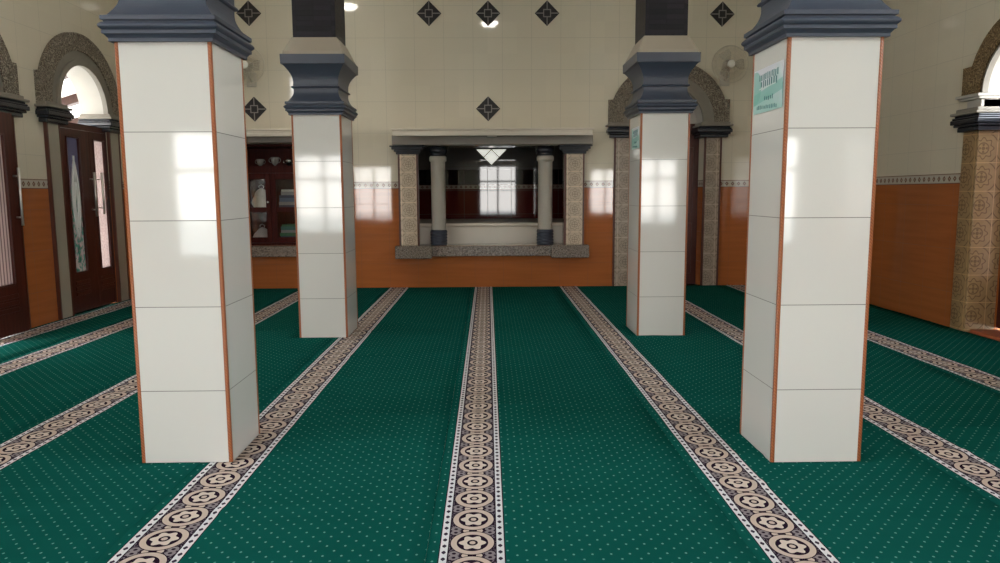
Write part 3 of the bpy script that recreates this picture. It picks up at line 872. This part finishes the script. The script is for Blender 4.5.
pile(-2.885, 0, [(1, .045, .24), (0, .05, .25), (4, .045, .24), (2, .04, .23), (1, .05, .22), (4, .03, .2)], 'lower middle cabinet shelf')
# bags and folded cloth behind the left door
def sack(x, shelf, w, d, h, mat, label, name='plastic_bag', cat='bag', lean=0.0):
    t = thing(name, label, cat, (x, YB + .02 + .22, SHZ[shelf]))
    mb = MB(); rnd = random.Random(int(abs(x) * 100 + h * 100)); n = 14; prof = []
    for i in range(11):
        q = i / 10; prof.append((max(.004, (1 - .25 * q) * (math.sin(PI * min(1, .25 + q * .75)) ** .5) if q < 1 else .02), q * h))
    b = len(mb.v)
    for r_, zz in prof:
        for k in range(n):
            a = 2 * PI * k / n; j = 1 + .13 * math.sin(3 * a + zz * 40) * rnd.uniform(.5, 1)
            mb.v.append((w / 2 * r_ * math.cos(a) * j + lean * zz, d / 2 * r_ * math.sin(a) * j, zz))
    for i in range(10):
        for k in range(n):
            j = (k + 1) % n; mb.face([b + n * i + k, b + n * i + j, b + n * i + n + j, b + n * i + n + k], True)
    mb.face([b + k for k in reversed(range(n))]); e = b + n * 10; mb.face([e + k for k in range(n)])
    mb.build('body', mat, t)
    mb = MB(); mb.tube([(lean * h - .03, 0, h * .98), (lean * h - .035, 0, h + .025), (lean * h, 0, h + .045), (lean * h + .035, 0, h + .025), (lean * h + .03, 0, h * .98)], .006, 6); mb.build('tied_top', mat, t)
sack(-3.30, 1, .29, .24, .30, cm('bag_white', (.85, .78, .66), .3), 'crumpled whitish bag on the upper shelf behind the left glass door')
sack(-3.31, 0, .28, .22, .22, cm('bag_pinkgrey', (.70, .60, .62), .3), 'greyish pink bag on the lower shelf behind the left glass door')
# silver cups and glass on the open top shelf
SV = plain('tarnished_silver', (.55, .53, .50), .22, metal=1.0); GP = plain('pale_glassware', (.26, .25, .23), .12)
def cup(x, sc, mat, label, dy=.13):
    t = thing('trophy_cup', label, 'trophy', (x, YB + .02 + dy, SHZ[2]), group='trophies on the cabinet top shelf')
    s_ = sc
    MB().lathe([(.05 * s_, 0), (.05 * s_, .02 * s_), (.02 * s_, .03 * s_), (.012 * s_, .05 * s_), (.012 * s_, .09 * s_)], 18).build('base', mat, t)
    MB().lathe([(.014 * s_, .0901 * s_), (.045 * s_, .12 * s_), (.058 * s_, .17 * s_), (.062 * s_, .21 * s_), (.056 * s_, .21 * s_), (.05 * s_, .17 * s_), (.03 * s_, .125 * s_)], 18).build('bowl', mat, t)
    for sg in (-1, 1):
        mb = MB(); mb.tube([(sg * (.05 + .035 * math.sin(a)) * s_, 0, (.165 + .035 * math.cos(a)) * s_) for a in [PI * k / 8 for k in range(9)]], .005 * s_, 6); mb.build('handle', mat, t)
for x, sc, mat, l in ((-3.27, .85, GP, 'first dull trophy cup from the left on the cabinet top shelf'), (-3.06, .98, GP, 'taller dull trophy cup in the middle of the cabinet top shelf'),
                   (-2.86, .85, SV, 'bright silver trophy cup near the far left pillar on the cabinet top shelf'), (-2.66, .9, SV, 'silver trophy cup closest to the far left pillar on the cabinet top shelf')):
    cup(x, sc, mat, l)
# dark box that closes the back of the cabinet niche
struct('wall_recess', MB().box(-3.9, -1.9, YB + TB + .25, YB + TB + .35, 0, 2.4).box(-3.75, -3.62, YB + TB, YB + TB + .25, 0, 2.4).box(-2.12, -2.0, YB + TB, YB + TB + .25, 0, 2.4).box(-3.75, -2.0, YB + TB, YB + TB + .25, 2.1, 2.3), M['outwall'])

# ------------------------------------------------------------------ wall fans
M['fanw'] = plain('pale_fan_plastic', (.55, .52, .44), .3); M['fancap'] = plain('white_fan_cap', (.85, .83, .76), .25); M['wire'] = plain('pale_fan_wire', (.58, .53, .42), .35)
bl = NT('translucent_blade_plastic', .25, (.50, .47, .38)); bl.set('Alpha', .14); M['blade'] = bl.mat
def fan():
    r = thing('wall_fan', '', 'fan')
    MB().box(-.07, .07, -.03, -.001, -.26, -.06).build('wall_bracket', M['fanw'], r, bevel=.01)
    mb = MB(); mb.tube([(0, -.03, -.17), (0, -.09, -.17), (0, -.14, -.10), (0, -.15, -.02)], .018, 10); mb.build('arm', M['fanw'], r)
    fy = lambda x, y, z: (x, -z, y)
    MB().lathe([(.03, .07), (.06, .08), (.075, .11), (.075, .17), (.05, .195)], 20, fy).build('motor', M['fanw'], r)
    mb = MB(); R = .25
    for rr, d in ((R, .235), (.20, .205), (.20, .272), (.12, .20), (.12, .285)):
        mb.tube([(rr * math.cos(2 * PI * k / 40), -d, rr * math.sin(2 * PI * k / 40)) for k in range(40)], .0028 if rr < R else .006, 5, True)
    for k in range(28):
        a = 2 * PI * k / 28; ca, sa = math.cos(a), math.sin(a)
        mb.tube([(.05 * ca, -.285, .05 * sa), (.15 * ca, -.283, .15 * sa), (.22 * ca, -.262, .22 * sa), (R * ca, -.235, R * sa)], .0014, 4)
        mb.tube([(.07 * ca, -.197, .07 * sa), (.2 * ca, -.205, .2 * sa), (R * ca, -.235, R * sa)], .0014, 4)
    mb.build('cage', M['wire'], r)
    for k in range(3):
        a0 = 2 * PI * k / 3; mb = MB(); b = 0; n = 7
        for i in range(n):
            q = i / (n - 1); rr = .04 + .165 * q; w = .25 + .5 * math.sin(PI * (.15 + .7 * q))
            for sgn in (-1, 1): mb.v.append((rr * math.cos(a0 + sgn * w * .7), -.24 + sgn * .018, rr * math.sin(a0 + sgn * w * .7)))
        for i in range(n - 1): mb.face([2 * i, 2 * i + 1, 2 * i + 3, 2 * i + 2], True)
        o = mb.build('blade', M['blade'], r); sm = o.modifiers.new('t', 'SOLIDIFY'); sm.thickness = .003
    MB().lathe([(.035, .196), (.035, .25), (.03, .252)], 18, fy).build('hub', M['fanw'], r)
    MB().lathe([(.05, .287), (.055, .292), (.05, .30), (.03, .306), (.01, .307)], 20, fy).build('centre_cap', M['fancap'], r)
    return r
fp = fan(); fp.location = (3.36, YB, 3.10); fp.rotation_euler = (math.radians(-0), 0, 0)
tag(fp, 'pale wall fan beside the arch on the right part of the back wall', 'fan', 'wall fans')
f2_ = copy_tree(fp); f2_.location = (-3.29, YB, 3.10); tag(f2_, 'pale wall fan partly hidden by the left near pillar', 'fan', 'wall fans')

# ------------------------------------------------------------------ ceiling lamps
def lamp():
    r = thing('ceiling_lamp', '', 'lamp')
    MB().lathe([(.20, -.001), (.20, -.03), (.17, -.04)], 28).build('housing', M['fanw'], r)
    MB().lathe([(.165, -.041), (.16, -.07), (.12, -.10), (.05, -.115)], 28).build('diffuser', M['lamp'], r)
    return r
lp = lamp()
for i, (x, y) in enumerate(((.06, 6.3), (-2.45, 7.6))):
    o = lp if i == 0 else copy_tree(lp); o.location = (x, y, ZC); tag(o, 'round white ceiling lamp overhead, outside the view', 'lamp', 'ceiling lamps')

# ------------------------------------------------------------------ light
W = bpy.data.worlds.new('sky'); S.world = W; W.use_nodes = True
wt = W.node_tree; bg = wt.nodes['Background']
tc = wt.nodes.new('ShaderNodeTexCoord'); sp = wt.nodes.new('ShaderNodeSeparateXYZ'); wt.links.new(tc.outputs['Generated'], sp.inputs[0])
rp = wt.nodes.new('ShaderNodeValToRGB'); wt.links.new(sp.outputs[2], rp.inputs[0])
rp.color_ramp.elements[0].position = 0.0; rp.color_ramp.elements[0].color = (1.0, .97, .93, 1)
rp.color_ramp.elements[1].position = .7; rp.color_ramp.elements[1].color = (.80, .90, 1.0, 1)
wt.links.new(rp.outputs[0], bg.inputs[0]); bg.inputs[1].default_value = 16.0

def portal_light(name, loc, rot, sx, sy):
    l = bpy.data.lights.new(name, 'AREA'); l.shape = 'RECTANGLE'; l.size = sx; l.size_y = sy; l.cycles.is_portal = True
    o = bpy.data.objects.new(name, l); C.objects.link(o); o.location = loc; o.rotation_euler = rot
for a, b, c, d in WIN: portal_light('daylight_portal', ((a + b) / 2, YF - .26, (c + d) / 2), (PI / 2, 0, 0), b - a, d - c)
portal_light('daylight_portal', (XL - TL - .01, CY_A, 1.43), (0, -PI / 2, 0), 2.9, 1.04)
for y in (-1.55, 2.3, .65):  # sky sampling at the added high openings of both side walls
    portal_light('daylight_portal', (XL - TL - .01, y, 3.7), (0, -PI / 2, 0), 1.2, 1.5)
    portal_light('daylight_portal', (XR + TR + .01, y, 3.7), (0, PI / 2, 0), 1.2, 1.5)
portal_light('daylight_portal', (XL - TL - .01, CY_B, 2.6), (0, -PI / 2, 0), .55, 1.04)
portal_light('daylight_portal', (XL - TL - .01, -1.3, 1.4), (0, -PI / 2, 0), 1.8, 1.8)
portal_light('daylight_portal', (XR + TR + .01, -1.3, 1.4), (0, PI / 2, 0), 1.8, 1.8)

# ------------------------------------------------------------------ camera
pit, yaw, rol = .120917, .016195, -.005186
cp, sn = math.cos(pit), math.sin(pit); cy, sy = math.cos(yaw), math.sin(yaw); cr, sr = math.cos(rol), math.sin(rol)
fwd = Vector((sy * cp, cy * cp, -sn)); right = Vector((cy, -sy, 0)); up = right.cross(fwd)
rr = right * cr + up * sr; uu = -right * sr + up * cr
cam = bpy.data.cameras.new('camera'); co = bpy.data.objects.new('camera', cam); C.objects.link(co)
mw = Matrix.Identity(4)
for i in range(3): mw[i][0] = rr[i]; mw[i][1] = uu[i]; mw[i][2] = -fwd[i]
mw.translation = Vector((0, 0, CH)); co.matrix_world = mw
cam.sensor_width = 36; cam.lens = 726.9 / 1000 * 36; cam.clip_start = .02; cam.clip_end = 200
S.camera = co

vs = S.view_settings; vs.view_transform = 'Standard'; vs.look = 'None'; vs.gamma = 1; vs.exposure = 0.14
vs.use_curve_mapping = False
S.cycles.use_denoising = True; S.cycles.max_bounces = 10; S.cycles.diffuse_bounces = 6; S.cycles.glossy_bounces = 4; S.cycles.transmission_bounces = 6
S.cycles.sample_clamp_indirect = 8; S.cycles.caustics_reflective = False; S.cycles.caustics_refractive = False
